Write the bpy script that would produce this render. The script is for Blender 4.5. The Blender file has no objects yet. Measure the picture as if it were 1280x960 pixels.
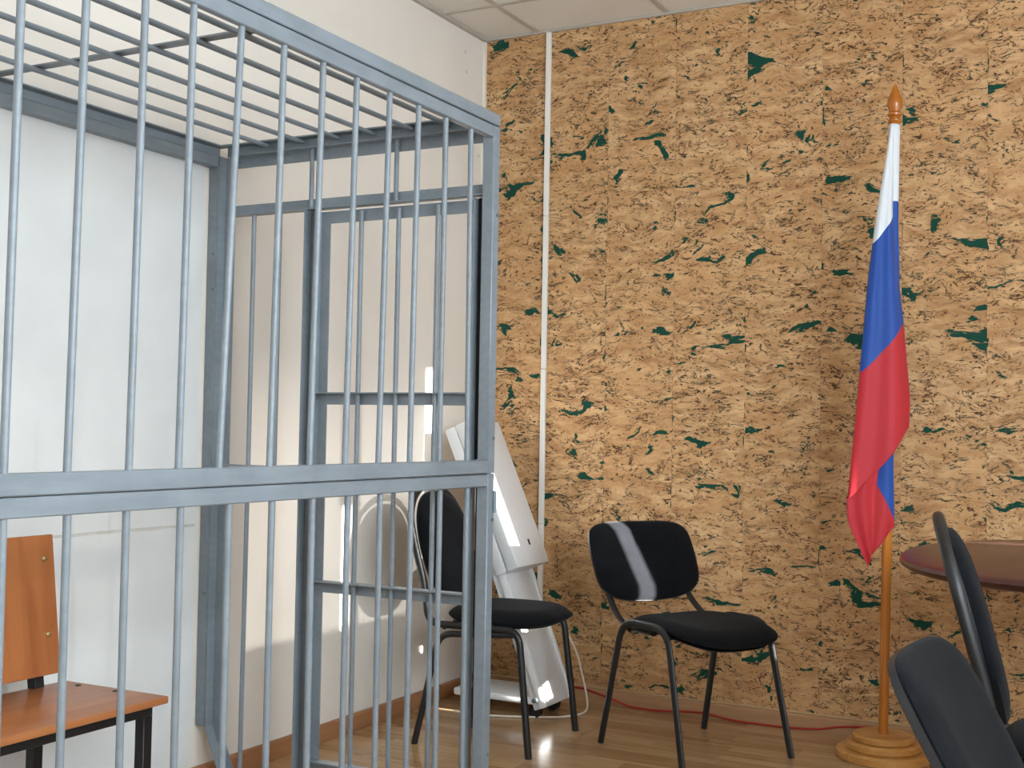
import bpy, bmesh, math, random
from mathutils import Vector, Matrix
random.seed(7)
SC = bpy.context.scene
COL = SC.collection
PI = math.pi

# ------------------------------------------------------------------ camera
CAM = Vector((2.669, -4.750, 1.1255))
YAW, PITCH, ROLL = 0.4858, 0.0366, 0.0172
fw = Vector((-math.sin(YAW) * math.cos(PITCH), math.cos(YAW) * math.cos(PITCH), math.sin(PITCH)))
rt = Vector((math.cos(YAW), math.sin(YAW), 0))
up = rt.cross(fw)
r2 = rt * math.cos(ROLL) + up * math.sin(ROLL)
u2 = -rt * math.sin(ROLL) + up * math.cos(ROLL)
cd = bpy.data.cameras.new('camera')
cam = bpy.data.objects.new('camera', cd)
COL.objects.link(cam)
cd.sensor_fit = 'HORIZONTAL'
cd.sensor_width = 36.0
cd.lens = 1547.4 / 1280 * 36
cd.clip_start = 0.05
M = Matrix((r2, u2, -fw)).transposed().to_4x4()
M.translation = CAM
cam.matrix_world = M
SC.camera = cam

# ------------------------------------------------------------------ world, sun, daylight, exposure
w = bpy.data.worlds.new('sky')
SC.world = w
w.use_nodes = True
bgn = w.node_tree.nodes['Background']
bgn.inputs['Color'].default_value = (0.62, 0.78, 1.0, 1)
bgn.inputs['Strength'].default_value = 1.0

SUN_DIR = Vector((-1.0, 0.0, -0.275))
sl = bpy.data.lights.new('sun', 'SUN')
sl.energy = 75.0
sl.color = (1.0, 0.97, 0.91)
sl.angle = math.radians(0.35)
so = bpy.data.objects.new('sun', sl)
COL.objects.link(so)
so.rotation_euler = SUN_DIR.to_track_quat('-Z', 'Y').to_euler()
so.location = (9, -2, 4)

XW = 4.4          # window wall
def daylight(name, y0, y1, z0, z1, power, color):
    a = bpy.data.lights.new(name, 'AREA')
    a.shape = 'RECTANGLE'
    a.size = y1 - y0
    a.size_y = z1 - z0
    a.energy = power
    a.color = color
    o = bpy.data.objects.new(name, a)
    COL.objects.link(o)
    o.location = (XW - 0.14, (y0 + y1) / 2, (z0 + z1) / 2)
    o.rotation_euler = Vector((-1, 0, 0)).to_track_quat('-Z', 'Y').to_euler()
    return o
DAY = (0.80, 0.91, 1.0)
daylight('daylight_near', -1.55, -0.30, 1.15, 2.6, 9, DAY)
daylight('daylight_middle', -3.45, -2.05, 1.15, 2.6, 66, DAY)
daylight('daylight_rear', -5.35, -3.95, 1.15, 2.6, 118, DAY)

vs = SC.view_settings
vs.view_transform = 'Standard'
vs.look = 'None'
vs.gamma = 1.0
vs.use_curve_mapping = False
vs.exposure = 0.0

# ------------------------------------------------------------------ materials
def srgb(r, g, b):
    f = lambda c: ((c / 255 + 0.055) / 1.055) ** 2.4 if c > 10 else c / 255 / 12.92
    return (f(r), f(g), f(b), 1)

class NT:
    def __init__(s, name):
        s.m = bpy.data.materials.new(name)
        s.m.use_nodes = True
        s.t = s.m.node_tree
        s.b = s.t.nodes['Principled BSDF']
    def n(s, typ, ins=None, **kw):
        o = s.t.nodes.new(typ)
        for k, v in kw.items():
            setattr(o, k, v)
        for k, v in (ins or {}).items():
            if hasattr(v, 'is_output') or isinstance(v, bpy.types.NodeSocket):
                s.t.links.new(v, o.inputs[k])
            else:
                o.inputs[k].default_value = v
        return o
    def link(s, a, b):
        s.t.links.new(a, b)
    def math(s, op, a, b=None, c=None):
        ins = {0: a}
        if b is not None: ins[1] = b
        if c is not None: ins[2] = c
        return s.n('ShaderNodeMath', ins, operation=op).outputs[0]
    def mix(s, fac, a, b):
        o = s.n('ShaderNodeMix', data_type='RGBA')
        for i, v in ((0, fac), (6, a), (7, b)):
            if isinstance(v, bpy.types.NodeSocket):
                s.link(v, o.inputs[i])
            else:
                o.inputs[i].default_value = v
        return o.outputs[2]
    def ramp(s, fac, a, b, smooth=True):
        o = s.n('ShaderNodeMapRange', {0: fac, 1: a, 2: b, 3: 0.0, 4: 1.0}, interpolation_type='SMOOTHSTEP' if smooth else 'LINEAR')
        return o.outputs[0]
    def noise(s, vec, scale, detail=2.0, rough=0.5, dist=0.0):
        o = s.n('ShaderNodeTexNoise', {'Scale': scale, 'Detail': detail, 'Roughness': rough, 'Distortion': dist})
        s.link(vec, o.inputs['Vector'])
        return o.outputs['Fac']
    def scaled(s, vec, sc):
        o = s.n('ShaderNodeMapping', {'Scale': sc})
        s.link(vec, o.inputs['Vector'])
        return o.outputs[0]
    def bump(s, h, strength, dist=0.002):
        o = s.n('ShaderNodeBump', {'Strength': strength, 'Distance': dist})
        s.link(h, o.inputs['Height'])
        s.link(o.outputs[0], s.b.inputs['Normal'])
    def objco(s, rnd=0.0):
        tc = s.n('ShaderNodeTexCoord').outputs['Object']
        if not rnd:
            return tc
        oi = s.n('ShaderNodeObjectInfo').outputs['Random']
        off = s.math('MULTIPLY', oi, rnd)
        cv = s.n('ShaderNodeCombineXYZ', {0: off, 1: off, 2: off}).outputs[0]
        return s.n('ShaderNodeVectorMath', {0: tc, 1: cv}, operation='ADD').outputs[0]

def plain(name, col, rough=0.5, metal=0.0, var=0.06, nscale=6.0, bump=0.0, bscale=60.0, coat=0.0, spec=0.5):
    t = NT(name)
    co = t.objco()
    nz = t.noise(co, nscale, 4.0)
    dark = tuple(c * (1 - var) for c in col[:3]) + (1,)
    lite = tuple(min(1, c * (1 + var)) for c in col[:3]) + (1,)
    t.link(t.mix(t.ramp(nz, 0.3, 0.7), dark, lite), t.b.inputs['Base Color'])
    t.b.inputs['Roughness'].default_value = rough
    t.b.inputs['Metallic'].default_value = metal
    t.b.inputs['Coat Weight'].default_value = coat
    t.b.inputs['Specular IOR Level'].default_value = spec
    if bump:
        t.bump(t.noise(co, bscale, 3.0), bump)
    return t.m

def cork_mat():
    t = NT('cork_sheet')
    co = t.objco(61.0)
    raw = t.objco()
    oi = t.n('ShaderNodeObjectInfo').outputs['Random']
    # warp
    wn = t.n('ShaderNodeTexNoise', {'Scale': 7.0, 'Detail': 3.0})
    t.link(co, wn.inputs['Vector'])
    wv = t.n('ShaderNodeVectorMath', {0: wn.outputs['Color'], 1: (0.09, 0.0, 0.09)}, operation='MULTIPLY').outputs[0]
    cw = t.n('ShaderNodeVectorMath', {0: co, 1: wv}, operation='ADD').outputs[0]
    # bark layers: fine grain drawn out sideways
    lay = t.noise(t.scaled(cw, (9, 9, 30)), 1.0, 5.0, 0.65)
    big = t.noise(t.scaled(co, (4, 4, 7)), 1.0, 2.0)
    base = t.mix(t.ramp(lay, 0.3, 0.72), srgb(*CK_D), srgb(*CK_L))
    base = t.mix(t.math('MULTIPLY', t.ramp(big, 0.35, 0.7), 0.45), base, srgb(*CK_M))
    base = t.mix(t.math('MULTIPLY', oi, 0.18), base, srgb(*CK_R))
    fine = t.noise(t.scaled(cw, (36, 36, 150)), 1.0, 3.0, 0.6)
    base = t.mix(t.math('MULTIPLY', t.ramp(fine, 0.52, 0.72), 0.45), base, srgb(140, 100, 62))
    # thin dark cracks, drawn out sideways
    cr = t.noise(t.scaled(cw, (11, 11, 32)), 1.0, 5.0, 0.6, 0.7)
    line = t.math('SUBTRACT', 1.0, t.ramp(t.math('ABSOLUTE', t.math('SUBTRACT', cr, 0.5)), 0.004, 0.024))
    gate = t.ramp(t.noise(t.scaled(cw, (10, 10, 20)), 1.0, 3.0), 0.46, 0.54)
    crack = t.math('MULTIPLY', line, gate)
    # small dark pores
    pr_ = t.noise(t.scaled(cw, (62, 62, 112)), 1.0, 2.0, 0.6)
    pore = t.math('MULTIPLY', t.ramp(pr_, 0.605, 0.645), t.ramp(t.noise(co, 10.0, 3.0), 0.36, 0.56))
    # flecks: sideways slits
    sv = t.noise(t.scaled(cw, (30, 30, 95)), 1.0, 3.0, 0.65)
    slit = t.math('MULTIPLY', t.ramp(sv, 0.60, 0.64), t.ramp(t.noise(co, 5.0, 2.0), 0.34, 0.52))
    dark = t.math('MAXIMUM', t.math('MAXIMUM', crack, pore), slit)
    # holes where the green backing shows
    hv = t.noise(t.scaled(cw, (6.6, 6.6, 12.5)), 1.0, 6.0, 0.60, 0.7)
    hole = t.ramp(hv, GREEN_T, GREEN_T + 0.012)
    # along the long edges of a sheet
    sx = t.n('ShaderNodeSeparateXYZ')
    t.link(raw, sx.inputs[0])
    edge = t.ramp(t.math('ADD', t.math('ABSOLUTE', sx.outputs[0]), t.math('MULTIPLY', t.math('SUBTRACT', t.noise(t.scaled(co, (20, 20, 11)), 1.0, 4.0, 0.6), 0.60), 0.10)), 0.1475, 0.1485)
    edge = t.math('MULTIPLY', edge, t.ramp(t.noise(co, 4.0, 2.0), 0.47, 0.50))
    green = t.math('MAXIMUM', hole, edge)
    # some slits open right through to the green
    gmask = t.ramp(t.noise(co, 6.0, 2.0), 0.50, 0.56)
    dcol = t.mix(gmask, srgb(66, 44, 26), srgb(24, 48, 40))
    colr = t.mix(t.math('MULTIPLY', dark, 0.95), base, dcol)
    colr = t.mix(green, colr, srgb(14, 68, 54))
    t.link(colr, t.b.inputs['Base Color'])
    t.b.inputs['Roughness'].default_value = 0.72
    t.b.inputs['Specular IOR Level'].default_value = 0.25
    h = t.math('SUBTRACT', t.math('MULTIPLY', lay, 0.5), t.math('MAXIMUM', t.math('MULTIPLY', dark, 0.6), green))
    t.bump(h, 0.5, 0.002)
    return t.m
CK_D, CK_L, CK_M, CK_R = (172, 128, 85), (222, 184, 138), (202, 156, 106), (186, 137, 88)
GREEN_T = 0.612

def wood_mat(name, c1, c2, rough, axis=0, sc=1.0, rnd=40.0, coat=0.0):
    t = NT(name)
    co = t.objco(rnd)
    s = [26 * sc, 26 * sc, 26 * sc]
    s[axis] = 2.2 * sc
    g = t.noise(t.scaled(co, tuple(s)), 1.0, 5.0, 0.6, 0.8)
    s2 = [5 * sc] * 3
    s2[axis] = 0.9 * sc
    g2 = t.noise(t.scaled(co, tuple(s2)), 1.0, 2.0)
    f = t.math('ADD', t.math('MULTIPLY', g, 0.55), t.math('MULTIPLY', g2, 0.45))
    t.link(t.mix(t.ramp(f, 0.34, 0.66), srgb(*c1), srgb(*c2)), t.b.inputs['Base Color'])
    t.b.inputs['Roughness'].default_value = rough
    t.b.inputs['Coat Weight'].default_value = coat
    t.bump(g, 0.05, 0.001)
    return t.m

def floor_mat():
    t = NT('oak_laminate')
    co = t.objco(53.0)
    oi = t.n('ShaderNodeObjectInfo').outputs['Random']
    g = t.noise(t.scaled(co, (3, 40, 10)), 1.0, 5.0, 0.6, 0.5)
    # printed strips inside each board
    br = t.n('ShaderNodeTexBrick', {'Scale': 1.0, 'Mortar Size': 0.0008, 'Brick Width': 0.42, 'Row Height': 0.065, 'Mortar Smooth': 0.2,
                                    'Color1': (0, 0, 0, 1), 'Color2': (1, 1, 1, 1), 'Mortar': (0.3, 0.3, 0.3, 1), 'Bias': 0.0}, offset=0.37)
    t.link(co, br.inputs['Vector'])
    bw = t.n('ShaderNodeRGBToBW')
    t.link(br.outputs['Color'], bw.inputs[0])
    f = t.math('ADD', t.math('MULTIPLY', g, 0.55), t.math('ADD', t.math('MULTIPLY', bw.outputs[0], 0.3), t.math('MULTIPLY', oi, 0.15)))
    t.link(t.mix(t.ramp(f, 0.2, 0.8), srgb(150, 114, 78), srgb(192, 158, 118)), t.b.inputs['Base Color'])
    t.b.inputs['Roughness'].default_value = 0.2
    t.bump(t.noise(co, 3.0, 2.0), 0.02, 0.004)
    return t.m

def steel_paint():
    t = NT('blue_grey_paint')
    co = t.objco()
    nz = t.noise(co, 9.0, 5.0)
    brush = t.noise(t.scaled(co, (60, 8, 60)), 1.0, 3.0)
    f = t.math('ADD', t.math('MULTIPLY', nz, 0.6), t.math('MULTIPLY', brush, 0.4))
    t.link(t.mix(t.ramp(f, 0.3, 0.7), srgb(115, 125, 133), srgb(130, 140, 148)), t.b.inputs['Base Color'])
    t.b.inputs['Roughness'].default_value = 0.38
    t.bump(brush, 0.06, 0.001)
    return t.m

def fabric_mat():
    t = NT('black_fabric')
    co = t.objco()
    wv = t.noise(co, 900.0, 1.0)
    nz = t.noise(co, 14.0, 3.0)
    f = t.math('ADD', t.math('MULTIPLY', wv, 0.6), t.math('MULTIPLY', nz, 0.4))
    t.link(t.mix(t.ramp(f, 0.3, 0.7), srgb(10, 11, 14), srgb(22, 24, 28)), t.b.inputs['Base Color'])
    t.b.inputs['Roughness'].default_value = 0.92
    t.b.inputs['Sheen Weight'].default_value = 0.04
    t.b.inputs['Sheen Roughness'].default_value = 0.5
    t.b.inputs['Specular IOR Level'].default_value = 0.08
    t.bump(wv, 0.25, 0.0008)
    return t.m

def cloth_mat(name, col):
    t = NT(name)
    co = t.objco()
    nz = t.noise(co, 700.0, 1.0)
    d = tuple(c * 0.9 for c in col[:3]) + (1,)
    t.link(t.mix(nz, d, col), t.b.inputs['Base Color'])
    t.b.inputs['Roughness'].default_value = 0.62
    t.b.inputs['Sheen Weight'].default_value = 0.1
    t.bump(t.noise(co, 30.0, 2.0), 0.08, 0.004)
    return t.m

def sheer_mat(name, through):
    t = NT(name)
    tr = t.n('ShaderNodeBsdfTransparent', {'Color': (1, 1, 1, 1)})
    df = t.n('ShaderNodeBsdfDiffuse', {'Color': (0.8, 0.8, 0.78, 1)})
    co = t.objco()
    fz = t.math('MULTIPLY', through, t.math('ADD', 0.8, t.math('MULTIPLY', t.noise(t.scaled(co, (1, 14, 0.6)), 1.0, 2.0), 0.4)))
    sz = t.n('ShaderNodeSeparateXYZ')
    t.link(co, sz.inputs[0])
    fz = t.math('MULTIPLY', fz, t.math('SUBTRACT', 1.0, t.ramp(sz.outputs[2], 2.1, 2.66)))
    mx = t.n('ShaderNodeMixShader')
    t.link(fz, mx.inputs[0])
    t.link(df.outputs[0], mx.inputs[1])
    t.link(tr.outputs[0], mx.inputs[2])
    t.link(mx.outputs[0], t.t.nodes['Material Output'].inputs['Surface'])
    return t.m

MT = {
    'plaster': plain('cream_wall_paint', srgb(230, 224, 215), 0.7, var=0.025, nscale=3, bump=0.10, bscale=90),
    'board': plain('white_wall_board', srgb(221, 224, 224), 0.6, var=0.03, nscale=5, bump=0.14, bscale=70),
    'seam': plain('grey_joint_filler', srgb(206, 205, 200), 0.8, var=0.1, nscale=14),
    'trim': plain('white_corner_trim', srgb(238, 233, 224), 0.5),
    'angle': plain('grey_wall_angle', srgb(178, 172, 162), 0.5),
    'tile': plain('ceiling_tile', srgb(228, 224, 217), 0.85, var=0.02, nscale=4, bump=0.1, bscale=150),
    'tbar': plain('grey_ceiling_bar', srgb(186, 180, 170), 0.5),
    'green': plain('dark_green_backing', srgb(14, 60, 48), 0.8),
    'cork': cork_mat(),
    'steel': steel_paint(),
    'bolt': plain('bolt_steel', srgb(120, 132, 142), 0.35, 0.3),
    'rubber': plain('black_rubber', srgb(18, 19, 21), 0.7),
    'fabric': fabric_mat(),
    'blackmetal': plain('black_painted_tube', srgb(22, 24, 26), 0.42, var=0.15, nscale=20),
    'shell': plain('black_plastic_shell', srgb(34, 37, 42), 0.45, bump=0.15, bscale=400),
    'oak': floor_mat(),
    'skirt': wood_mat('brown_skirting', (140, 94, 62), (166, 118, 80), 0.45, 1),
    'skirtx': wood_mat('tan_skirting', (160, 120, 84), (182, 142, 104), 0.45, 0),
    'cap': plain('pale_skirting_cap', srgb(196, 164, 126), 0.5),
    'beech': wood_mat('orange_beech', (164, 100, 58), (188, 124, 76), 0.35, 1, 0.9),
    'beechz': wood_mat('orange_beech_upright', (156, 92, 52), (180, 114, 68), 0.35, 2, 0.9),
    'brass': plain('brass_bolt', srgb(196, 176, 130), 0.25, 0.8),
    'mahogany': wood_mat('dark_mahogany', (62, 30, 29), (84, 44, 40), 0.34, 0, 0.8, coat=0.12),
    'pole': wood_mat('honey_varnished_wood', (170, 96, 20), (196, 120, 36), 0.25, 2, 1.4, coat=0.4),
    'base': wood_mat('pale_honey_wood', (178, 122, 58), (206, 154, 88), 0.28, 0, 1.0, coat=0.3),
    'white': plain('white_enamel', srgb(232, 234, 236), 0.3, var=0.02),
    'gloss': plain('white_gloss_enamel', srgb(224, 228, 232), 0.08, var=0.015, coat=0.5),
    'trunk': plain('white_plastic', srgb(236, 234, 228), 0.4, var=0.02),
    'cordw': plain('white_cord', srgb(222, 214, 200), 0.5),
    'cordr': plain('red_cord', srgb(164, 38, 32), 0.45),
    'fw': cloth_mat('white_flag_cloth', srgb(226, 232, 238)),
    'fb': cloth_mat('blue_flag_cloth', srgb(6, 70, 158)),
    'fr': cloth_mat('red_flag_cloth', srgb(186, 26, 40)),
    'sheer': sheer_mat('sheer_curtain', 0.019),
    'sheer2': sheer_mat('denser_curtain', 0.004),  # unseen cloth made denser to hold the direct sun back
    'blackout': plain('sun_block_cloth', srgb(206, 200, 188), 0.9),  # for the added sheets that block the sun
}

# ------------------------------------------------------------------ mesh helpers
class MB:
    def __init__(s):
        s.b = bmesh.new()
    def box(s, x0, x1, y0, y1, z0, z1, bev=0.0, seg=2):
        vs_ = [s.b.verts.new((x, y, z)) for z in (z0, z1) for y in (y0, y1) for x in (x0, x1)]
        F = [(0, 2, 3, 1), (4, 5, 7, 6), (0, 1, 5, 4), (2, 6, 7, 3), (0, 4, 6, 2), (1, 3, 7, 5)]
        fs = [s.b.faces.new([vs_[i] for i in f]) for f in F]
        if bev:
            es = list({e for f in fs for e in f.edges})
            bmesh.ops.bevel(s.b, geom=es, offset=bev, segments=seg, profile=0.5, affect='EDGES')
        return s
    def prism(s, poly, axis, a, b, bev=0.0, seg=2):
        """extrude a 2-D polygon along an axis (0,1,2) from a to b"""
        def P(p, t):
            return {0: (t, p[0], p[1]), 1: (p[0], t, p[1]), 2: (p[0], p[1], t)}[axis]
        A = [s.b.verts.new(P(p, a)) for p in poly]
        B = [s.b.verts.new(P(p, b)) for p in poly]
        n = len(poly)
        fs = [s.b.faces.new(A), s.b.faces.new(B[::-1])]
        for i in range(n):
            j = (i + 1) % n
            fs.append(s.b.faces.new([A[j], A[i], B[i], B[j]]))
        bmesh.ops.recalc_face_normals(s.b, faces=fs)
        if bev:
            es = list({e for f in fs for e in f.edges})
            bmesh.ops.bevel(s.b, geom=es, offset=bev, segments=seg, profile=0.5, affect='EDGES')
        return s
    def tube(s, pts, r, n=10, rad=0.0, closed=False, flat=1.0, flat_dir=None, cseg=5):
        """tube along pts, corners rounded with radius rad; flat<1 squashes it along flat_dir"""
        pts = [Vector(p) for p in pts]
        if rad and len(pts) > 2:
            out = [] if closed else [pts[0]]
            rng = range(len(pts)) if closed else range(1, len(pts) - 1)
            for i in rng:
                p, a, c = pts[i], pts[i - 1], pts[(i + 1) % len(pts)]
                da, dc = (a - p), (c - p)
                k = min(rad, da.length * 0.49, dc.length * 0.49)
                q0, q1 = p + da.normalized() * k, p + dc.normalized() * k
                for j in range(cseg + 1):
                    t = j / cseg
                    out.append((1 - t) ** 2 * q0 + 2 * t * (1 - t) * p + t * t * q1)
            if not closed:
                out.append(pts[-1])
            pts = out
        rings = []
        N = len(pts)
        prev = None
        for i, p in enumerate(pts):
            a = pts[i - 1] if (i or closed) else p
            c = pts[(i + 1) % N] if (i < N - 1 or closed) else p
            d = (c - a).normalized()
            if prev is None:
                ref = Vector(flat_dir) if flat_dir else (Vector((0, 0, 1)) if abs(d.z) < 0.9 else Vector((1, 0, 0)))
            else:
                ref = Vector(flat_dir) if flat_dir else prev
            u = (ref - d * ref.dot(d))
            if u.length < 1e-5:
                u = d.orthogonal()
            u.normalize()
            v = d.cross(u)
            prev = u
            rings.append([s.b.verts.new(p + u * (math.cos(2 * PI * k / n) * r * flat) + v * (math.sin(2 * PI * k / n) * r)) for k in range(n)])
        m = N if closed else N - 1
        for i in range(m):
            A, B = rings[i], rings[(i + 1) % N]
            for k in range(n):
                s.b.faces.new([A[k], A[(k + 1) % n], B[(k + 1) % n], B[k]])
        if not closed:
            s.b.faces.new(rings[0][::-1])
            s.b.faces.new(rings[-1])
        return s
    def lathe(s, prof, c=(0, 0, 0), n=32, tilt=None):
        rings = []
        for r, z in prof:
            if r < 1e-5:
                rings.append([s.b.verts.new((c[0], c[1], c[2] + z))])
            else:
                rings.append([s.b.verts.new((c[0] + r * math.cos(2 * PI * k / n), c[1] + r * math.sin(2 * PI * k / n), c[2] + z)) for k in range(n)])
        for A, B in zip(rings, rings[1:]):
            for k in range(n):
                a = [A[k % len(A)], A[(k + 1) % len(A)], B[(k + 1) % len(B)], B[k % len(B)]]
                a = list(dict.fromkeys(a))
                if len(a) > 2:
                    s.b.faces.new(a)
        if len(rings[0]) > 1:
            s.b.faces.new(rings[0][::-1])
        if len(rings[-1]) > 1:
            s.b.faces.new(rings[-1])
        return s
    def grid(s, fn, nu, nv, mat=None):
        V = [[s.b.verts.new(fn(i / nu, j / nv)) for i in range(nu + 1)] for j in range(nv + 1)]
        for j in range(nv):
            for i in range(nu):
                f = s.b.faces.new([V[j][i], V[j][i + 1], V[j + 1][i + 1], V[j + 1][i]])
                if mat:
                    f.material_index = mat((i + 0.5) / nu, (j + 0.5) / nv)
        return s
    def pad(s, outline, front, back, rings=6, edge=0.5):
        """closed cushion: outline(t)->(a,b) in a plane; front/back(a,b,k)->xyz with k = 0 at the rim .. 1 in the middle"""
        n = 56
        O = [outline(i / n) for i in range(n)]
        cx = sum(p[0] for p in O) / n
        cy = sum(p[1] for p in O) / n
        def layer(fn):
            L = []
            for r_ in range(rings):
                f = (1 - r_ / rings)
                # rings bunch up towards the rim
                q = f ** edge
                L.append([s.b.verts.new(fn(cx + (p[0] - cx) * q, cy + (p[1] - cy) * q, 1 - q)) for p in O])
            c = s.b.verts.new(fn(cx, cy, 1.0))
            for A, B in zip(L, L[1:]):
                for k in range(n):
                    s.b.faces.new([A[k], A[(k + 1) % n], B[(k + 1) % n], B[k]])
            for k in range(n):
                s.b.faces.new([L[-1][k], L[-1][(k + 1) % n], c])
            return L[0]
        A = layer(front)
        B = layer(back)
        for k in range(n):
            s.b.faces.new([A[(k + 1) % n], A[k], B[k], B[(k + 1) % n]])
        bmesh.ops.recalc_face_normals(s.b, faces=s.b.faces[:])
        return s

def mesh_of(mb, name, mats, sharp=38):
    me = bpy.data.meshes.new(name)
    bmesh.ops.recalc_face_normals(mb.b, faces=mb.b.faces[:])
    mb.b.to_mesh(me)
    mb.b.free()
    for m in (mats if isinstance(mats, (list, tuple)) else [mats]):
        me.materials.append(MT[m])
    me.polygons.foreach_set('use_smooth', [True] * len(me.polygons))
    me.set_sharp_from_angle(angle=math.radians(sharp))
    return me

def link(name, data, parent=None, loc=(0, 0, 0), rot=(0, 0, 0)):
    o = bpy.data.objects.new(name, data)
    COL.objects.link(o)
    o.location = loc
    o.rotation_euler = rot
    if parent:
        o.parent = parent
    return o

def part(name, mb, mats, parent=None, loc=(0, 0, 0), rot=(0, 0, 0), sharp=38):
    return link(name, mesh_of(mb, name, mats, sharp), parent, loc, rot)

def thing(name, label, cat, loc=(0, 0, 0), rz=0.0, group=None):
    o = link(name, None, None, loc, (0, 0, rz))
    o.empty_display_size = 0.1
    o['label'] = label
    o['category'] = cat
    if group:
        o['group'] = group
    return o

def struct(name, mb, mats, parent=None):
    o = part(name, mb, mats, parent)
    if not parent:
        o['kind'] = 'structure'
    return o

# ------------------------------------------------------------------ room shell
H = 2.85
YB = -6.2          # rear wall
floor = struct('floor', MB().box(-0.2, XW + 0.2, YB - 0.2, 0.2, -0.12, -0.008), 'seam')
wall_left = struct('wall_left', MB().box(-0.2, 0, YB - 0.2, 0.2, -0.008, H + 0.1), 'plaster')
wall_far = struct('wall_far', MB().box(0, XW + 0.2, 0.004, 0.2, -0.008, H + 0.1), 'green')
wall_rear = struct('wall_rear', MB().box(0, XW + 0.2, YB - 0.2, YB, -0.008, H + 0.1), 'plaster')
ceiling = struct('ceiling', MB().box(0, XW, YB, 0.004, H + 0.02, H + 0.1), 'tbar')

# window wall with three openings
WIN = [(-1.6, -0.25, 1.05), (-3.5, -2.0, 1.05), (-5.4, -3.9, 1.05)]
ZT = 2.66
wr = MB()
wr.box(XW, XW + 0.2, YB, 0.004, -0.008, 1.05)
wr.box(XW, XW + 0.2, YB, 0.004, ZT, H + 0.1)
edges = [0.004] + [v for w_ in WIN for v in (w_[1], w_[0])] + [YB]
for i in range(0, len(edges), 2):
    wr.box(XW, XW + 0.2, edges[i + 1], edges[i], 1.05, ZT)
struct('wall_right', wr, 'plaster')

def wavy(y0, y1, z0, z1, x=XW - 0.06):
    n = max(2, int((y1 - y0) * 60))
    k = 2 * PI / 0.085
    return MB().grid(lambda u, v: (x + 0.010 * math.sin(k * (y0 + (y1 - y0) * u)), y0 + (y1 - y0) * u, z0 + (z1 - z0) * v), n, 2)

# sun gaps between the curtains (y ranges), everything else hangs behind cloth
GAPS = [(-0.442, -0.382), (-0.370, -0.345), (-1.002, -0.986), (-0.9560, -0.9525)]
for i, (y0, y1, zs) in enumerate(WIN):
    fr_ = MB()
    for a, b in ((y0, y0 + 0.05), (y1 - 0.05, y1), ((y0 + y1) / 2 - 0.03, (y0 + y1) / 2 + 0.03)):
        fr_.box(XW + 0.08, XW + 0.14, a, b, zs, ZT)
    fr_.box(XW + 0.08, XW + 0.14, y0, y1, zs, zs + 0.05).box(XW + 0.08, XW + 0.14, y0, y1, ZT - 0.05, ZT)
    wobj = struct('window_%d' % (i + 1), fr_, 'white')
    cuts = sorted([g for g in GAPS if y0 < g[0] < y1])
    y = y0 - 0.06
    lo = []
    for g in cuts + [(y1 + 0.06, None)]:
        lo.append((y, g[0]))
        y = g[1]
    for a, b in lo:
        part('sheer_curtain', wavy(a, b, 1.0, 2.7), 'sheer' if i == 0 and b < -0.34 else 'sheer2', wobj)
    if i == 0:  # unseen sheets added to shut sun out of parts of the gaps
        part('gap_sun_block', wavy(-0.376, -0.337, 1.38, 2.7, XW - 0.07), 'blackout', wobj)
        part('gap_sun_block', wavy(-1.03, -0.93, 2.02, 2.7, XW - 0.07), 'blackout', wobj)
        part('gap_sun_block', wavy(-0.47, -0.33, 1.0, 1.125, XW - 0.07), 'blackout', wobj)
    # added unseen sheets blocking low sun across the lower panes, open at the far jamb
    hi = -0.47 if i == 0 else y1 + 0.06
    part('low_sun_block', wavy(y0 - 0.06, hi, 1.0, 1.59, XW - 0.03), 'blackout', wobj)

# --- cork sheets on the far wall
cm = mesh_of(MB().box(-0.1498, 0.1498, -0.002, 0.006, -0.2998, 0.2998), 'cork_sheet', 'cork')
for ix in range(15):
    for iz in range(6):
        zc = 0.02 + 0.6 * iz
        z0, z1 = max(zc - 0.3, 0.0), min(zc + 0.3, H + 0.02)
        if z1 - z0 < 0.05:
            continue
        me = cm
        if z1 - z0 < 0.59:
            me = mesh_of(MB().box(-0.1498, 0.1498, -0.002, 0.006, z0 - zc + 0.0002, z1 - zc - 0.0002), 'cork_sheet', 'cork')
        x = 0.15 + 0.3 * ix
        if x > XW:
            continue
        link('cork_sheet', me, wall_far, (min(x, XW - 0.15), random.uniform(-0.0006, 0.0006), zc))

# --- ceiling grid
XG, YG = 0.262, -0.385
xs = [0.0] + [XG + 0.6 * k for k in range(8) if XG + 0.6 * k < XW] + [XW]
ys = [0.0] + [YG - 0.6 * k for k in range(12) if YG - 0.6 * k > YB] + [YB]
cache = {}
for i in range(len(xs) - 1):
    for j in range(len(ys) - 1):
        dx, dy = xs[i + 1] - xs[i], ys[j] - ys[j + 1]
        k = (round(dx, 3), round(dy, 3))
        if k not in cache:
            cache[k] = mesh_of(MB().box(-dx / 2 + 0.004, dx / 2 - 0.004, -dy / 2 + 0.004, dy / 2 - 0.004, 0.003, 0.018), 'ceiling_tile', 'tile')
        link('ceiling_tile', cache[k], ceiling, ((xs[i] + xs[i + 1]) / 2, (ys[j] + ys[j + 1]) / 2, H))
for x in xs[1:-1]:
    part('ceiling_bar', MB().box(x - 0.012, x + 0.012, YB, 0, H - 0.001, H + 0.022), 'tbar', ceiling)
for y in ys[1:-1]:
    part('ceiling_bar', MB().box(0, XW, y - 0.012, y + 0.012, H - 0.002, H + 0.021), 'tbar', ceiling)
struct('trim_1', MB().box(0, 0.02, YB, 0, H - 0.012, H + 0.002), 'angle')
struct('trim_2', MB().box(0.02, XW, -0.016, -0.002, H - 0.008, H + 0.002), 'angle')
struct('trim_3', MB().box(0, 0.008, -0.02, -0.002, 0.064, H - 0.012), 'trim')

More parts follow.
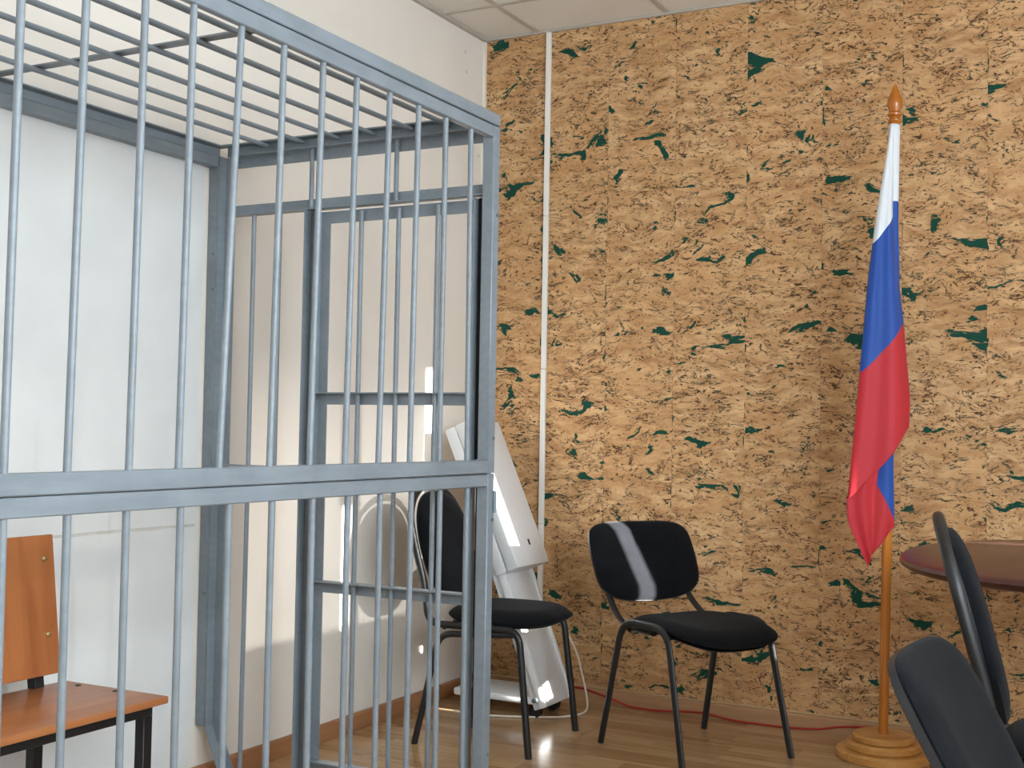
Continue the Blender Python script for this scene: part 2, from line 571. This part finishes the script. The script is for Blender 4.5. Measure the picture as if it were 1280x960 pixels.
# --- wall boards behind the cage
for z0, z1 in ((0.075, 0.808), (0.816, 1.945)):
    part('wall_board', MB().box(0, 0.010, -4.4, -1.80, z0, z1, 0.001, 1), 'board', wall_left)
part('board_joint', MB().box(0, 0.008, -4.4, -1.80, 0.806, 0.818), 'seam', wall_left)
for y, z in ((-0.178, 2.75), (-0.167, 2.666), (-0.048, 2.324)):
    part('wall_plug', MB().lathe([(0.007, 0), (0.007, 0.002), (0, 0.002)], n=10), 'seam', wall_left, (0, y, z), (0, PI / 2, 0))

# --- floor boards, laid along the far wall
PW, PL = 0.195, 1.28
pm = mesh_of(MB().box(-PL / 2 + 0.0004, PL / 2 - 0.0004, -PW / 2 + 0.0004, PW / 2 - 0.0004, -0.008, 0.0), 'floor_board', 'oak')
row = 0
y = -PW / 2
while y > YB - 0.1:
    x = -0.3 - (row * 0.43) % PL
    while x < XW + 0.5:
        if x + PL / 2 > 0 and x - PL / 2 < XW:
            link('floor_board', pm, floor, (x, y, 0))
        x += PL
    y -= PW
    row += 1

# --- skirting
def skirt(name, axis, a, b, mat):
    poly = [(0, 0), (0.017, 0), (0.017, 0.054), (0.010, 0.062), (0, 0.062)]
    if axis == 1:
        o = struct(name, MB().prism([(p[0], p[1]) for p in poly], 1, a, b), mat)
    else:
        o = struct(name, MB().prism([(-0.002 - p[0], p[1]) for p in poly], 0, a, b), mat)
    return o
skirt('baseboard_left', 1, YB, -0.019, 'skirt')
bf = skirt('baseboard_far', 0, 0.0, XW, 'skirtx')
part('top_bead', MB().box(0.017, XW, -0.0165, -0.002, 0.0605, 0.0665, 0.002, 1), 'cap', bf)

# ------------------------------------------------------------------ steel bar cage
XF, YE = 1.026, -1.733          # outer front face, outer end face
YN = -3.80                      # near end, left of the frame
ZM, ZTOP = 1.003, 2.003
S = 0.036
cage = thing('bar_cage', 'blue-grey painted steel bar cage filling the left side of the room', 'cage', (0.53, -2.75, 0))
CO = (-0.53, 2.75, 0)
def cp(name, mb, mat='steel', sharp=38):
    return part(name, mb, mat, cage, CO, sharp=sharp)
def steel(x0, x1, y0, y1, z0, z1, bev=0.0025):
    return MB().box(x0, x1, y0, y1, z0, z1, bev, 1)
# front posts, upper and lower panel frames
for z0, z1 in ((0.0, ZM - 0.0006), (ZM, ZTOP - 0.035)):
    cp('front_post', steel(XF - S, XF, YE - S, YE, z0, z1))
    cp('front_post', steel(XF - S, XF, YN, YN + S, z0, z1))
cp('roof_rail', steel(XF - 0.021, XF, YN, YE, ZTOP - 0.033, ZTOP))
cp('top_rail', steel(XF - 0.021, XF - 0.001, YN + S, YE - S, ZTOP - 0.070, ZTOP - 0.0355))
cp('middle_rail', steel(XF - S, XF, YN + S, YE - S, ZM, ZM + 0.037))
cp('middle_rail', steel(XF - S, XF - 0.001, YN + S, YE - S, ZM - 0.036, ZM - 0.002))
cp('bottom_rail', steel(XF - S, XF, YN + S, YE - S, 0.02, 0.056))
R = 0.0072
def bar(p, q, r=R):
    return MB().tube([p, q], r, 12)
UB = [(-3.364, -3.358), (-3.233, -3.221), (-3.091, -3.082), (-2.964, -2.955), (-2.850, -2.815), (-2.694, -2.678), (-2.557, -2.540),
      (-2.425, -2.410), (-2.289, -2.272), (-2.151, -2.141), (-2.010, -2.008), (-1.866, -1.877)]
LB = [-3.362, -3.230, -3.094, -2.955, -2.818, -2.683, -2.543, -2.411, -2.278, -2.140, -2.002, -1.862]
xb = XF - 0.0125
for a, b in UB + [(-3.50, -3.49), (-3.635, -3.63)]:
    cp('front_bar', bar((xb, a, ZM + 0.036), (xb, b, ZTOP - 0.069)))
for a in LB + [-3.50, -3.635]:
    cp('front_bar', bar((xb, a, 0.055), (xb, a, ZM - 0.035)))
# roof
RX = [0.211, 0.343, 0.474, 0.603, 0.737, 0.862]
for x in RX:
    cp('roof_bar', bar((x, YN + 0.02, ZTOP - 0.013), (x, YE - 0.010, ZTOP - 0.013)))
cp('roof_crossbar', steel(0.05, XF - S, -2.637, -2.607, ZTOP - 0.005, ZTOP - 0.001, 0.0))
cp('roof_end_rail', MB().prism([(YE, ZTOP), (YE - 0.034, ZTOP), (YE - 0.034, ZTOP - 0.004), (YE - 0.004, ZTOP - 0.004), (YE - 0.004, ZTOP - 0.034), (YE, ZTOP - 0.034)], 0, 0.0465, XF - S))
cp('roof_end_rail', steel(0.02, XF - S, YN, YN + 0.034, ZTOP - 0.034, ZTOP))
cp('roof_wall_rail', MB().prism([(0.012, ZTOP), (0.046, ZTOP), (0.046, ZTOP - 0.004), (0.016, ZTOP - 0.004), (0.016, ZTOP - 0.034), (0.012, ZTOP - 0.034)], 1, YN, YE - 0.004))
cp('roof_wall_rail', steel(0.011, 0.040, YN, YE - 0.037, ZTOP - 0.072, ZTOP - 0.036))
# end frame towards the cork wall
def angle_post(x0, x1, z0, z1, leg=0.036):
    # L section: one leg flat in the end plane, the other turned in
    return MB().prism([(x0, YE), (x1, YE), (x1, YE - 0.004), (x0 + 0.004, YE - 0.004), (x0 + 0.004, YE - leg), (x0, YE - leg)], 2, z0, z1)
cp('wall_post', angle_post(0.040, 0.082, 0.19, ZTOP - 0.036))
cp('wall_post', steel(0.001, 0.039, YE - 0.036, YE - 0.006, 0.19, ZTOP - 0.036))
cp('foot_brace', MB().prism([(0.040, 0.190), (0.075, 0.190), (0.158, 0.0), (0.123, 0.0)], 1, YE - 0.004, YE))
cp('foot_brace', MB().prism([(0.040, 0.190), (0.045, 0.190), (0.128, 0.0), (0.123, 0.0)], 1, YE - 0.036, YE - 0.004))
cp('end_top_rail', MB().prism([(YE, ZTOP - 0.036), (YE - 0.036, ZTOP - 0.036), (YE - 0.036, ZTOP - 0.040), (YE - 0.004, ZTOP - 0.040), (YE - 0.004, ZTOP - 0.073), (YE, ZTOP - 0.073)], 0, 0.082, XF - S))
# rail over the door
ZD = 1.812
cp('lintel_rail', MB().prism([(YE, ZD), (YE - 0.004, ZD), (YE - 0.004, ZD - 0.032), (YE - 0.036, ZD - 0.032), (YE - 0.036, ZD - 0.036), (YE, ZD - 0.036)], 0, 0.0825, XF - S))
for x in (0.385, 0.690):
    cp('end_bar', bar((x, YE - 0.012, ZD - 0.034), (x, YE - 0.012, ZTOP - 0.040)))
# fixed bays left of the door
for x0, x1 in ((0.378, 0.414),):
    cp('door_jamb', angle_post(x0, x1, 0.0, ZD - 0.036))
for z0, z1 in ((0.03, ZM - 0.01), (ZM - 0.005, ZD - 0.034)):
    for x in (0.167, 0.268):
        cp('end_bar', bar((x - (0.004 if z0 < 0.5 else 0), YE - 0.012, z0), (x, YE - 0.012, z1)))
cp('end_cross_rail', steel(0.082, 0.378, YE - 0.036, YE, ZM - 0.006, ZM - 0.001, 0.0))
cp('end_foot_rail', steel(0.13, 0.378, YE - 0.036, YE, 0.0, 0.034))
# door
door = cp('door', MB().prism([(0.418, YE), (0.452, YE), (0.452, YE - 0.004), (0.422, YE - 0.004), (0.422, YE - 0.034), (0.418, YE - 0.034)], 2, 0.10, ZD - 0.042))
def dp(name, mb, mat='steel'):
    return part(name, mb, mat, door)
dp('door_stile', MB().prism([(0.966, YE), (0.966, YE - 0.034), (0.962, YE - 0.034), (0.962, YE - 0.004), (0.932, YE - 0.004), (0.932, YE)], 2, 0.10, ZD - 0.042))
for zt in (1.226, 0.668, 0.14):
    rl = MB().prism([(YE, zt), (YE - 0.034, zt), (YE - 0.034, zt - 0.004), (YE - 0.004, zt - 0.004), (YE - 0.004, zt - 0.036), (YE, zt - 0.036)], 0, 0.4523, 0.9317)
    rl.box(0.4225, 0.4523, YE - 0.0335, YE - 0.0045, zt - 0.0038, zt - 0.0002)
    rl.box(0.9317, 0.9615, YE - 0.0335, YE - 0.0045, zt - 0.0038, zt - 0.0002)
    dp('door_rail', rl)
dp('door_rail', steel(0.4523, 0.9317, YE - 0.004, YE, ZD - 0.078, ZD - 0.042, 0.0))
for x in (0.572, 0.703, 0.836):
    dp('door_bar', bar((x, YE - 0.014, 0.12), (x, YE - 0.014, ZD - 0.05)))
cp('gap_strip', MB().box(0.968, 0.988, YE - 0.012, YE - 0.002, 1.04, ZD - 0.04), 'rubber')  # dark strip in the gap between door and front post
cp('gap_strip', MB().box(0.974, 0.988, YE - 0.012, YE - 0.002, 0.30, 0.965), 'rubber')
for z in (0.925,):
    cp('hinge', MB().tube([(XF + 0.004, YE - 0.004, z - 0.03), (XF + 0.004, YE - 0.004, z + 0.03)], 0.006, 10))
for z in (1.72, 1.10, 0.875, 0.235):
    cp('bolt', MB().lathe([(0.0055, 0), (0.0055, 0.004), (0, 0.005)], (0, 0, 0), 8), 'bolt').matrix_local = Matrix.Translation(Vector((XF, YE - 0.012, z)) + Vector(CO)) @ Matrix.Rotation(PI / 2, 4, 'Y')
for z in (1.66, 1.55, 0.60):
    cp('bolt', MB().lathe([(0.005, 0), (0.005, 0.004), (0, 0.005)], (0, 0, 0), 8), 'bolt').matrix_local = Matrix.Translation(Vector((0.026, YE - 0.036, z)) + Vector(CO)) @ Matrix.Rotation(PI / 2, 4, 'X')
for x in (0.10, 0.94):
    cp('bolt', MB().lathe([(0.005, 0), (0.005, 0.004), (0, 0.005)], (0, 0, 0), 8), 'bolt').matrix_local = Matrix.Translation(Vector((x, YE - 0.004, ZTOP - 0.056)) + Vector(CO)) @ Matrix.Rotation(PI / 2, 4, 'X')

# ------------------------------------------------------------------ bench inside the cage
bench = thing('wooden_bench', 'orange beech bench with black square tube legs inside the steel cage', 'bench', (0.30, -2.90, 0))
def bp(name, mb, mat, **k):
    return part(name, mb, mat, bench, (-0.30, 2.90, 0), **k)
bp('seat', MB().box(0.125, 0.482, -3.40, -2.402, 0.432, 0.450, 0.003, 2), 'beech')
def back_panel():
    t0, t1 = (0.128, 0.835), (0.172, 0.485)
    d = Vector((t1[0] - t0[0], t1[1] - t0[1])).normalized()
    n = Vector((-d.y, d.x)) * 0.016
    return MB().prism([t0, t1, (t1[0] - n.x, t1[1] - n.y), (t0[0] - n.x, t0[1] - n.y)], 1, -3.33, -2.462, 0.003, 2)
bp('backrest', back_panel(), 'beechz')
for y in (-2.502, -3.29):
    bp('back_post', MB().prism([(0.115, 0.0), (0.145, 0.0), (0.145, 0.44), (0.098, 0.80), (0.070, 0.80), (0.115, 0.44)], 1, y - 0.015, y + 0.015, 0.002, 1), 'blackmetal')
    bp('seat_bracket', MB().box(0.145, 0.41, y - 0.012, y + 0.012, 0.405, 0.431, 0.002, 1), 'blackmetal')
for y in (-2.437, -3.36):
    bp('leg', MB().box(0.420, 0.450, y - 0.015, y + 0.015, 0.0, 0.402, 0.002, 1), 'blackmetal')
bp('front_beam', MB().box(0.420, 0.450, -3.375, -2.422, 0.402, 0.432, 0.002, 1), 'blackmetal')
for z, x in ((0.775, 0.136), (0.585, 0.1595)):
    for y in (-2.495, -3.29):
        bp('bolt', MB().lathe([(0.008, 0), (0.007, 0.003), (0, 0.0055)], n=12), 'brass').matrix_local = Matrix.Translation(Vector((x, y, z)) + Vector((-0.30, 2.90, 0))) @ Matrix.Rotation(PI / 2 - 0.125, 4, 'Y')
for x in (0.20, 0.33):
    bp('seat_screw', MB().lathe([(0.008, 0), (0.007, 0.001), (0, 0.0012)], n=12), 'rubber').matrix_local = Matrix.Translation(Vector((x, -2.43, 0.450)) + Vector((-0.30, 2.90, 0)))

# ------------------------------------------------------------------ chairs
def superell(a, b, n, t, ca=0, cb=0):
    c, s_ = math.cos(2 * PI * t), math.sin(2 * PI * t)
    return (ca + a * math.copysign(abs(c) ** (2 / n), c), cb + b * math.copysign(abs(s_) ** (2 / n), s_))

def seat_pad(x0, x1, hw, zt, th, n=4.0, nose=0.02, saddle=0.012, taper=0.06):
    cx, a = (x0 + x1) / 2, (x1 - x0) / 2
    def out(t):
        x, y = superell(a, hw, n, t, cx, 0)
        return (x, y * (1 - taper * (1 - (x - x0) / (x1 - x0))))
    def zc(x, y):
        u = (x - x0) / (x1 - x0)
        return zt - nose * max(0, (u - 0.55) / 0.45) ** 2 + saddle * ((y / hw) ** 2 - 0.4) * (1 - u * 0.3)
    def top(x, y, k):
        return (x, y, zc(x, y) - th * 0.5 * (1 - min(1, k * 3.2)) ** 2.2)
    def bot(x, y, k):
        return (x, y, zc(x, y) - th * 0.55 - th * 0.45 * min(1, k * 4) ** 0.6)
    return MB().pad(out, top, bot, 9, 0.5)

def iso_chair(label, loc, rz, lean=24, bz=0.528, bh=0.255, bx=-0.268, rim=0.014, group=None):
    t = thing('office_chair', label, 'chair', loc, rz, group)
    f = math.tan(math.radians(lean))
    part('seat', seat_pad(-0.205, 0.282, 0.212, 0.472, 0.055, 3.4, 0.03, 0.016), 'fabric', t, sharp=60)
    part('seat_pan', seat_pad(-0.19, 0.245, 0.195, 0.428, 0.014, 3.4, 0.03, 0.012), 'shell', t)
    for s in (-1, 1):
        y0, y1 = s * 0.238, s * 0.222
        part('leg_frame', MB().tube([(-0.238, y0, 0.0), (-0.135, y1, 0.452), (0.125, y1, 0.456), (0.238, y0, 0.0)], 0.0145, 12, 0.075, flat=0.62, flat_dir=(0, 1, 0)), 'blackmetal', t)
        yb = s * 0.180
        zz = bz + 0.14
        part('back_upright', MB().tube([(0.02, s * 0.200, 0.425), (-0.165, s * 0.195, 0.425), (bx - 0.012, yb, bz - 0.02), (bx - 0.012 - f * (zz - bz), yb, zz)], 0.0135, 12, 0.07, flat=0.55, flat_dir=(1, 0, 0.2)), 'blackmetal', t)
    part('cross_tube', MB().tube([(-0.11, -0.212, 0.425), (-0.11, 0.212, 0.425)], 0.010, 10), 'blackmetal', t)
    part('cross_tube', MB().tube([(0.10, -0.212, 0.425), (0.10, 0.212, 0.425)], 0.010, 10), 'blackmetal', t)
    hw = 0.243
    def out(q):
        y, z = superell(hw, bh / 2, 5.0, q)
        v = z / (bh / 2)
        y *= 0.955 + 0.045 * (v * -0.5 + 0.5) if v > 0 else 0.978 + 0.022 * v
        if v < 0:
            z -= 0.030 * (-v) ** 1.5 * max(0.0, 1 - (y / hw) ** 2)
        return (y, z)
    def plane(y, z, off):
        zz = z + bh / 2
        x = bx - f * zz + 0.045 * ((y / hw) ** 2) * 0.55
        return (x + off * math.cos(math.radians(lean)), y, bz + zz + off * math.sin(math.radians(lean)))
    part('backrest', MB().pad(out, lambda y, z, k: plane(y, z, 0.026 * min(1, k * 3.4) ** 0.55), lambda y, z, k: plane(y, z, -0.004), 8, 0.5), 'fabric', t, sharp=60)
    part('back_shell', MB().pad(lambda q: tuple(c * 1.005 for c in out(q)), lambda y, z, k: plane(y, z, -0.0045), lambda y, z, k: plane(y, z, -rim - 0.010 * min(1, k * 3) ** 0.6), 6, 0.5), 'shell', t, sharp=60)
    return t

def loop_chair(label, loc, rz, sc=1.0, group=None, lean=15):
    t = thing('conference_chair', label, 'chair', loc, rz, group)
    f = math.tan(math.radians(lean))
    xr = -0.165
    bx = lambda z: xr - 0.012 - f * (z - 0.46)
    part('seat', seat_pad(-0.165, 0.262, 0.215, 0.487, 0.062, 2.7, 0.006, -0.010, 0.03), 'fabric', t, sharp=60)
    part('seat_pan', seat_pad(-0.15, 0.225, 0.19, 0.434, 0.012, 2.8, 0.0, 0.0, 0.03), 'shell', t)
    # side tubes: front leg, seat rail, back loop - one bent tube round both sides
    L = [(0.222, -0.225, 0.0), (0.172, -0.212, 0.428), (-0.185, -0.205, 0.428)]
    for z, y in ((0.56, -0.200), (0.68, -0.209)):
        L.append((bx(z), y, z))
    zc, rr = 0.740, 0.211
    for k in range(1, 12):
        a = PI * k / 12
        zz = zc + 0.172 * math.sin(a)
        L.append((bx(zz), -rr * math.cos(a), zz))
    Rr = [(p[0], -p[1], p[2]) for p in L[:5]][::-1]
    part('tube_frame', MB().tube(L + Rr, 0.0125, 12, 0.05), 'blackmetal', t)
    for s in (-1, 1):
        part('leg', MB().tube([(-0.222, s * 0.222, 0.0), (-0.135, s * 0.212, 0.395), (0.155, s * 0.208, 0.412)], 0.0115, 12, 0.05), 'blackmetal', t)
    part('cross_tube', MB().tube([(0.06, -0.208, 0.420), (0.06, 0.208, 0.420)], 0.010, 10), 'blackmetal', t)
    part('cross_tube', MB().tube([(-0.12, -0.206, 0.420), (-0.12, 0.206, 0.420)], 0.010, 10), 'blackmetal', t)
    def out(q):
        a = 2 * PI * q
        c, s_ = math.cos(a), math.sin(a)
        z = 0.198 * math.copysign(abs(s_) ** 0.86, s_)
        wdt = 0.197 - 0.012 * max(0.0, -s_) ** 1.2
        return (wdt * math.copysign(abs(c) ** (0.72 if s_ < 0 else 0.9), c), 0.690 + z)
    def plane(y, z, off):
        x = bx(z) + 0.006 + off + 0.008 * (y / 0.19) ** 2
        return (x, y, z)
    part('backrest', MB().pad(out, lambda y, z, k: plane(y, z, 0.016 + 0.024 * min(1, k * 3) ** 0.55), lambda y, z, k: plane(y, z, 0.004), 8, 0.5), 'fabric', t, sharp=60)
    part('back_shell', MB().pad(lambda q: tuple(c if i else c * 0.985 for i, c in enumerate(out(q))), lambda y, z, k: plane(y, z, 0.0035), lambda y, z, k: plane(y, z, -0.004), 5, 0.5), 'shell', t, sharp=60)
    t.scale = (sc, sc, sc)
    return t

loop_chair('black fabric chair with an oval back and tubular loop frame, behind the cage door', (0.504, -0.722, 0), math.radians(4))
iso_chair('black fabric chair standing free before the cork wall, streak of sun on its back', (1.19, -0.519, 0), math.radians(-31.8))
loop_chair('black chair with a tubular loop back, drawn up before the dark table', (2.528, -1.815, 0), math.radians(9), 1.04)
iso_chair('nearest black chair, plastic back shell and padded back, cut by bottom right corner', (2.696, -2.44, 0), math.radians(-2), 29, 0.450, 0.30, rim=0.019)

# ------------------------------------------------------------------ round table
tb = thing('round_table', 'dark mahogany table with a rounded edge beside the flag', 'table', (2.42, -0.80, 0))
RT = 0.68
part('tabletop', MB().lathe([(0, 0), (RT - 0.05, 0), (RT - 0.028, 0.004), (RT - 0.008, 0.012), (RT, 0.022), (RT - 0.006, 0.032), (RT - 0.022, 0.038), (0, 0.038)], (0, 0, 0.742), 96), 'mahogany', tb).scale = (0.46 / RT, 1, 1)
part('column', MB().lathe([(0.06, 0.05), (0.05, 0.1), (0.05, 0.66), (0.09, 0.742)], n=32), 'mahogany', tb)
part('pedestal_foot', MB().lathe([(0.33, 0), (0.33, 0.02), (0.30, 0.035), (0.07, 0.06)], n=48), 'mahogany', tb)

# ------------------------------------------------------------------ flag on its stand
FB = (1.800 + 0.884 * -0.007, -0.262 + 0.467 * -0.007, 0)
fl = thing('flag_stand', 'white, blue and red flag draped on a wooden pole with stepped round base', 'flag', FB, YAW)
def tier(r, z0, z1):
    return MB().lathe([(r - 0.004, z0), (r, z0 + 0.004), (r, z1 - 0.007), (r - 0.007, z1), (0, z1)], n=64)
part('base_tier', tier(0.160, 0.0, 0.032), 'base', fl)
part('base_tier', tier(0.126, 0.032, 0.060), 'base', fl)
part('base_tier', tier(0.104, 0.060, 0.084), 'base', fl)
px = lambda z: 0.0005 + 0.0123 * (z - 0.081)
part('pole', MB().tube([(px(0.08), 0, 0.084), (px(1.2), 0, 1.2), (px(2.262), 0, 2.262)], 0.0165, 18), 'pole', fl)
FZ = 2.236
part('finial', MB().lathe([(0.016, 0), (0.021, 0.006), (0.0225, 0.014), (0.017, 0.020), (0.017, 0.024), (0.0245, 0.030), (0.0255, 0.036), (0.019, 0.044), (0.021, 0.052), (0.026, 0.068), (0.0265, 0.078), (0.022, 0.096), (0.014, 0.115), (0.0085, 0.132), (0.004, 0.140), (0, 0.143)], n=24), 'pole', fl, (px(FZ), 0, FZ), (0, 0.0123, 0))

FR = [(0.0001, 2.2304, 0.0087, 2.2306), (-0.0219, 2.0922, 0.0065, 2.107), (-0.0466, 1.9484, 0.0072, 1.9923), (-0.0683, 1.7994, 0.0078, 1.9007), (-0.0872, 1.648, 0.0199, 1.7781), (-0.1003, 1.4913, 0.0349, 1.6444), (-0.1134, 1.3436, 0.0497, 1.5251), (-0.1265, 1.1933, 0.0618, 1.3948), (-0.1422, 1.0237, 0.0739, 1.2533), (-0.1526, 0.9053, 0.0716, 1.1572)]
BR = [(-0.0028, 2.2304, 0.0286, 2.2309), (-0.0011, 1.955, 0.0274, 1.9554), (-0.0155, 1.5354, 0.0355, 1.5363), (-0.0439, 1.0959, 0.0182, 1.1111), (-0.0487, 0.969, 0.0227, 0.8296), (-0.0722, 0.6877, 0.0228, 0.8127)]
IR = [(-0.1527, 0.9109, -0.0241, 1.0934), (-0.1464, 0.8267, -0.0457, 0.9409), (-0.112, 0.7431, -0.0504, 0.8003), (-0.0749, 0.6652, -0.0583, 0.716)]
def rows(L, v):
    # smooth walk down the rows (Catmull-Rom)
    n = len(L) - 1
    x = min(v * n, n - 1e-6)
    i = int(x)
    f = x - i
    g = lambda k: L[max(0, min(n, k))]
    o = []
    for c in range(4):
        a, b, d, e = g(i - 1)[c], g(i)[c], g(i + 1)[c], g(i + 2)[c]
        o.append(0.5 * (2 * b + (d - a) * f + (2 * a - 5 * b + 4 * d - e) * f * f + (3 * b - a - 3 * d + e) * f ** 3))
    return o
sh = 0.007
def flag_front(u, v):
    a = rows(FR, v)
    x = a[0] + (a[2] - a[0]) * u + sh
    # stripe rows sag a little towards the hoist
    z = a[1] + (a[3] - a[1]) * (u ** (1.15)) + 0.0
    op = min(1.0, v * 2.2)
    y = -0.030 - 0.038 * math.sin(PI * min(1, u * 1.02)) * op - 0.010 * math.sin(3 * PI * u + 1.4 * v) * op - 0.014 * (1 - u) * op
    return (x, y, z)
def flag_back(u, v):
    a = rows(BR, v)
    x = a[0] + (a[2] - a[0]) * u + sh
    z = a[1] + (a[3] - a[1]) * u
    y = -0.0205 - 0.006 * math.sin(PI * u) - 0.004 * math.sin(7 * u + 5 * v) * v
    return (x, y, z)
def flag_inner(u, v):
    a = rows(IR, v)
    x = a[0] + (a[2] - a[0]) * u + sh
    z = a[1] + (a[3] - a[1]) * u
    y = -0.044 + 0.012 * u - 0.012 * math.sin(PI * u) * (1 - v) + 0.006 * math.sin(9 * u)
    return (x, y, z)
fm = MB()
fm.grid(flag_front, 28, 72, lambda u, v: 0 if v < 3 / 9 else (1 if v < 6 / 9 else 2))
fm.grid(flag_back, 14, 60, lambda u, v: 0 if v < 1 / 5 else (1 if v < 4 / 5 else 2))
fm.grid(flag_inner, 14, 24, lambda u, v: 2)
# sleeve round the pole
def sleeve(u, v):
    z = 2.2306 + (1.25 - 2.2306) * v
    a = 2 * PI * u
    return (px(z) + 0.0188 * math.cos(a), 0.0188 * math.sin(a), z)
fm.grid(sleeve, 20, 32, lambda u, v: 0 if v < 0.281 else 1)
flag = part('flag', fm, ['fw', 'fb', 'fr'], fl, sharp=180)
md = flag.modifiers.new('cloth_thickness', 'SOLIDIFY')
md.thickness = 0.0012
md.offset = 0

# ------------------------------------------------------------------ white wheeled cabinet with a tilted head
dv = thing('wheeled_apparatus', 'white enamel apparatus with a tilted box head on a castored base in the corner', 'apparatus', (0.36, -0.30, 0))
DO = (-0.36, 0.30, 0)
def dvp(name, mb, mat, **k):
    return part(name, mb, mat, dv, DO, **k)
dvp('base_plate', MB().box(0.14, 0.53, -0.42, -0.185, 0.058, 0.088, 0.008, 2), 'white')
for x in (0.185, 0.490):
    for y in (-0.375, -0.215):
        c = dvp('caster', MB().tube([(x - 0.002, y - 0.013, 0.026), (x - 0.002, y + 0.013, 0.026)], 0.026, 20), 'rubber')
        part('caster_fork', MB().box(x - 0.018, x + 0.012, y - 0.016, y + 0.016, 0.036, 0.058, 0.003, 1), 'rubber', c)
# column: leaning plate with folded side rails
def lean_poly(p0, p1, th):
    d = Vector((p1[0] - p0[0], p1[1] - p0[1])).normalized()
    n = Vector((d.y, -d.x)) if d.y > 0 else Vector((-d.y, d.x))
    n = Vector((abs(d.y), abs(d.x)))       # outward: +x, +z
    q = lambda p: (p[0] - n.x * th, p[1] - n.y * th)
    return [p0, p1, q(p1), q(p0)]
dvp('column', MB().prism(lean_poly((0.556, 0.056), (0.345, 0.60), 0.055), 1, -0.420, -0.190, 0.004, 2), 'gloss')
dvp('column_rail', MB().prism(lean_poly((0.560, 0.060), (0.352, 0.60), 0.03), 1, -0.432, -0.412, 0.003, 2), 'white')
dvp('column_rail', MB().prism(lean_poly((0.560, 0.060), (0.352, 0.60), 0.03), 1, -0.198, -0.178, 0.003, 2), 'white')
dvp('screw', MB().lathe([(0.009, 0), (0.008, 0.003), (0, 0.004)], n=12), 'bolt').matrix_local = Matrix.Translation(Vector((0.515, -0.432, 0.080)) + Vector(DO)) @ Matrix.Rotation(PI / 2, 4, 'X')
# head: two shells
f0, f1 = (0.440, 0.588), (0.190, 1.157)
hp = lean_poly(f0, f1, 0.052)
dvp('head_cover', MB().prism(hp, 1, -0.450, -0.170, 0.006, 2), 'white')
g0 = (hp[3][0] - 0.0035, hp[3][1] - 0.0015)
g1 = (hp[2][0] - 0.0035, hp[2][1] - 0.0015)
dvp('head_back', MB().prism(lean_poly(g0, g1, 0.050), 1, -0.450, -0.170, 0.006, 2), 'white')
dvp('latch_slot', MB().box(-0.003, 0.003, -0.004, 0.004, -0.012, 0.012), 'rubber').matrix_local = Matrix.Translation(Vector((0.4025, -0.290, 0.674)) + Vector(DO)) @ Matrix.Rotation(-0.414, 4, 'Y')
dvp('power_cord', MB().tube([(0.545, -0.20, 0.30), (0.565, -0.155, 0.22), (0.60, -0.14, 0.06), (0.635, -0.20, 0.006), (0.60, -0.32, 0.005), (0.47, -0.40, 0.005), (0.30, -0.47, 0.005), (0.17, -0.47, 0.005)], 0.004, 8, 0.05), 'cordw')

# ------------------------------------------------------------------ trunking, red cable
tk = thing('cable_trunking', 'narrow white plastic cable trunking running up the cork wall', 'trunking', (0.318, -0.002, 0.066))
zs = [0.0, 0.66, 1.32, 1.98, H - 0.066 - 0.008]
for a, b in zip(zs, zs[1:]):
    part('trunking_cover', MB().box(-0.0115, 0.0115, -0.015, 0, a + 0.0006, b - 0.0006, 0.002, 1), 'trunk', tk)
rc = part('red_cable', MB().tube([(0.40, -0.024, 0.058), (0.54, -0.024, 0.057), (0.66, -0.028, 0.030), (0.75, -0.030, 0.0055), (0.86, -0.026, 0.0055), (0.99, -0.023, 0.016), (1.06, -0.023, 0.020), (1.17, -0.030, 0.006), (1.36, -0.033, 0.0055), (1.50, -0.028, 0.012), (1.60, -0.023, 0.034), (1.72, -0.023, 0.046), (1.80, -0.024, 0.030), (1.90, -0.03, 0.006), (2.2, -0.03, 0.0055), (2.6, -0.026, 0.0055)], 0.0042, 8, 0.03), 'cordr')
rc['label'] = 'thin red cable lying along the foot of the cork wall'
rc['category'] = 'cable'
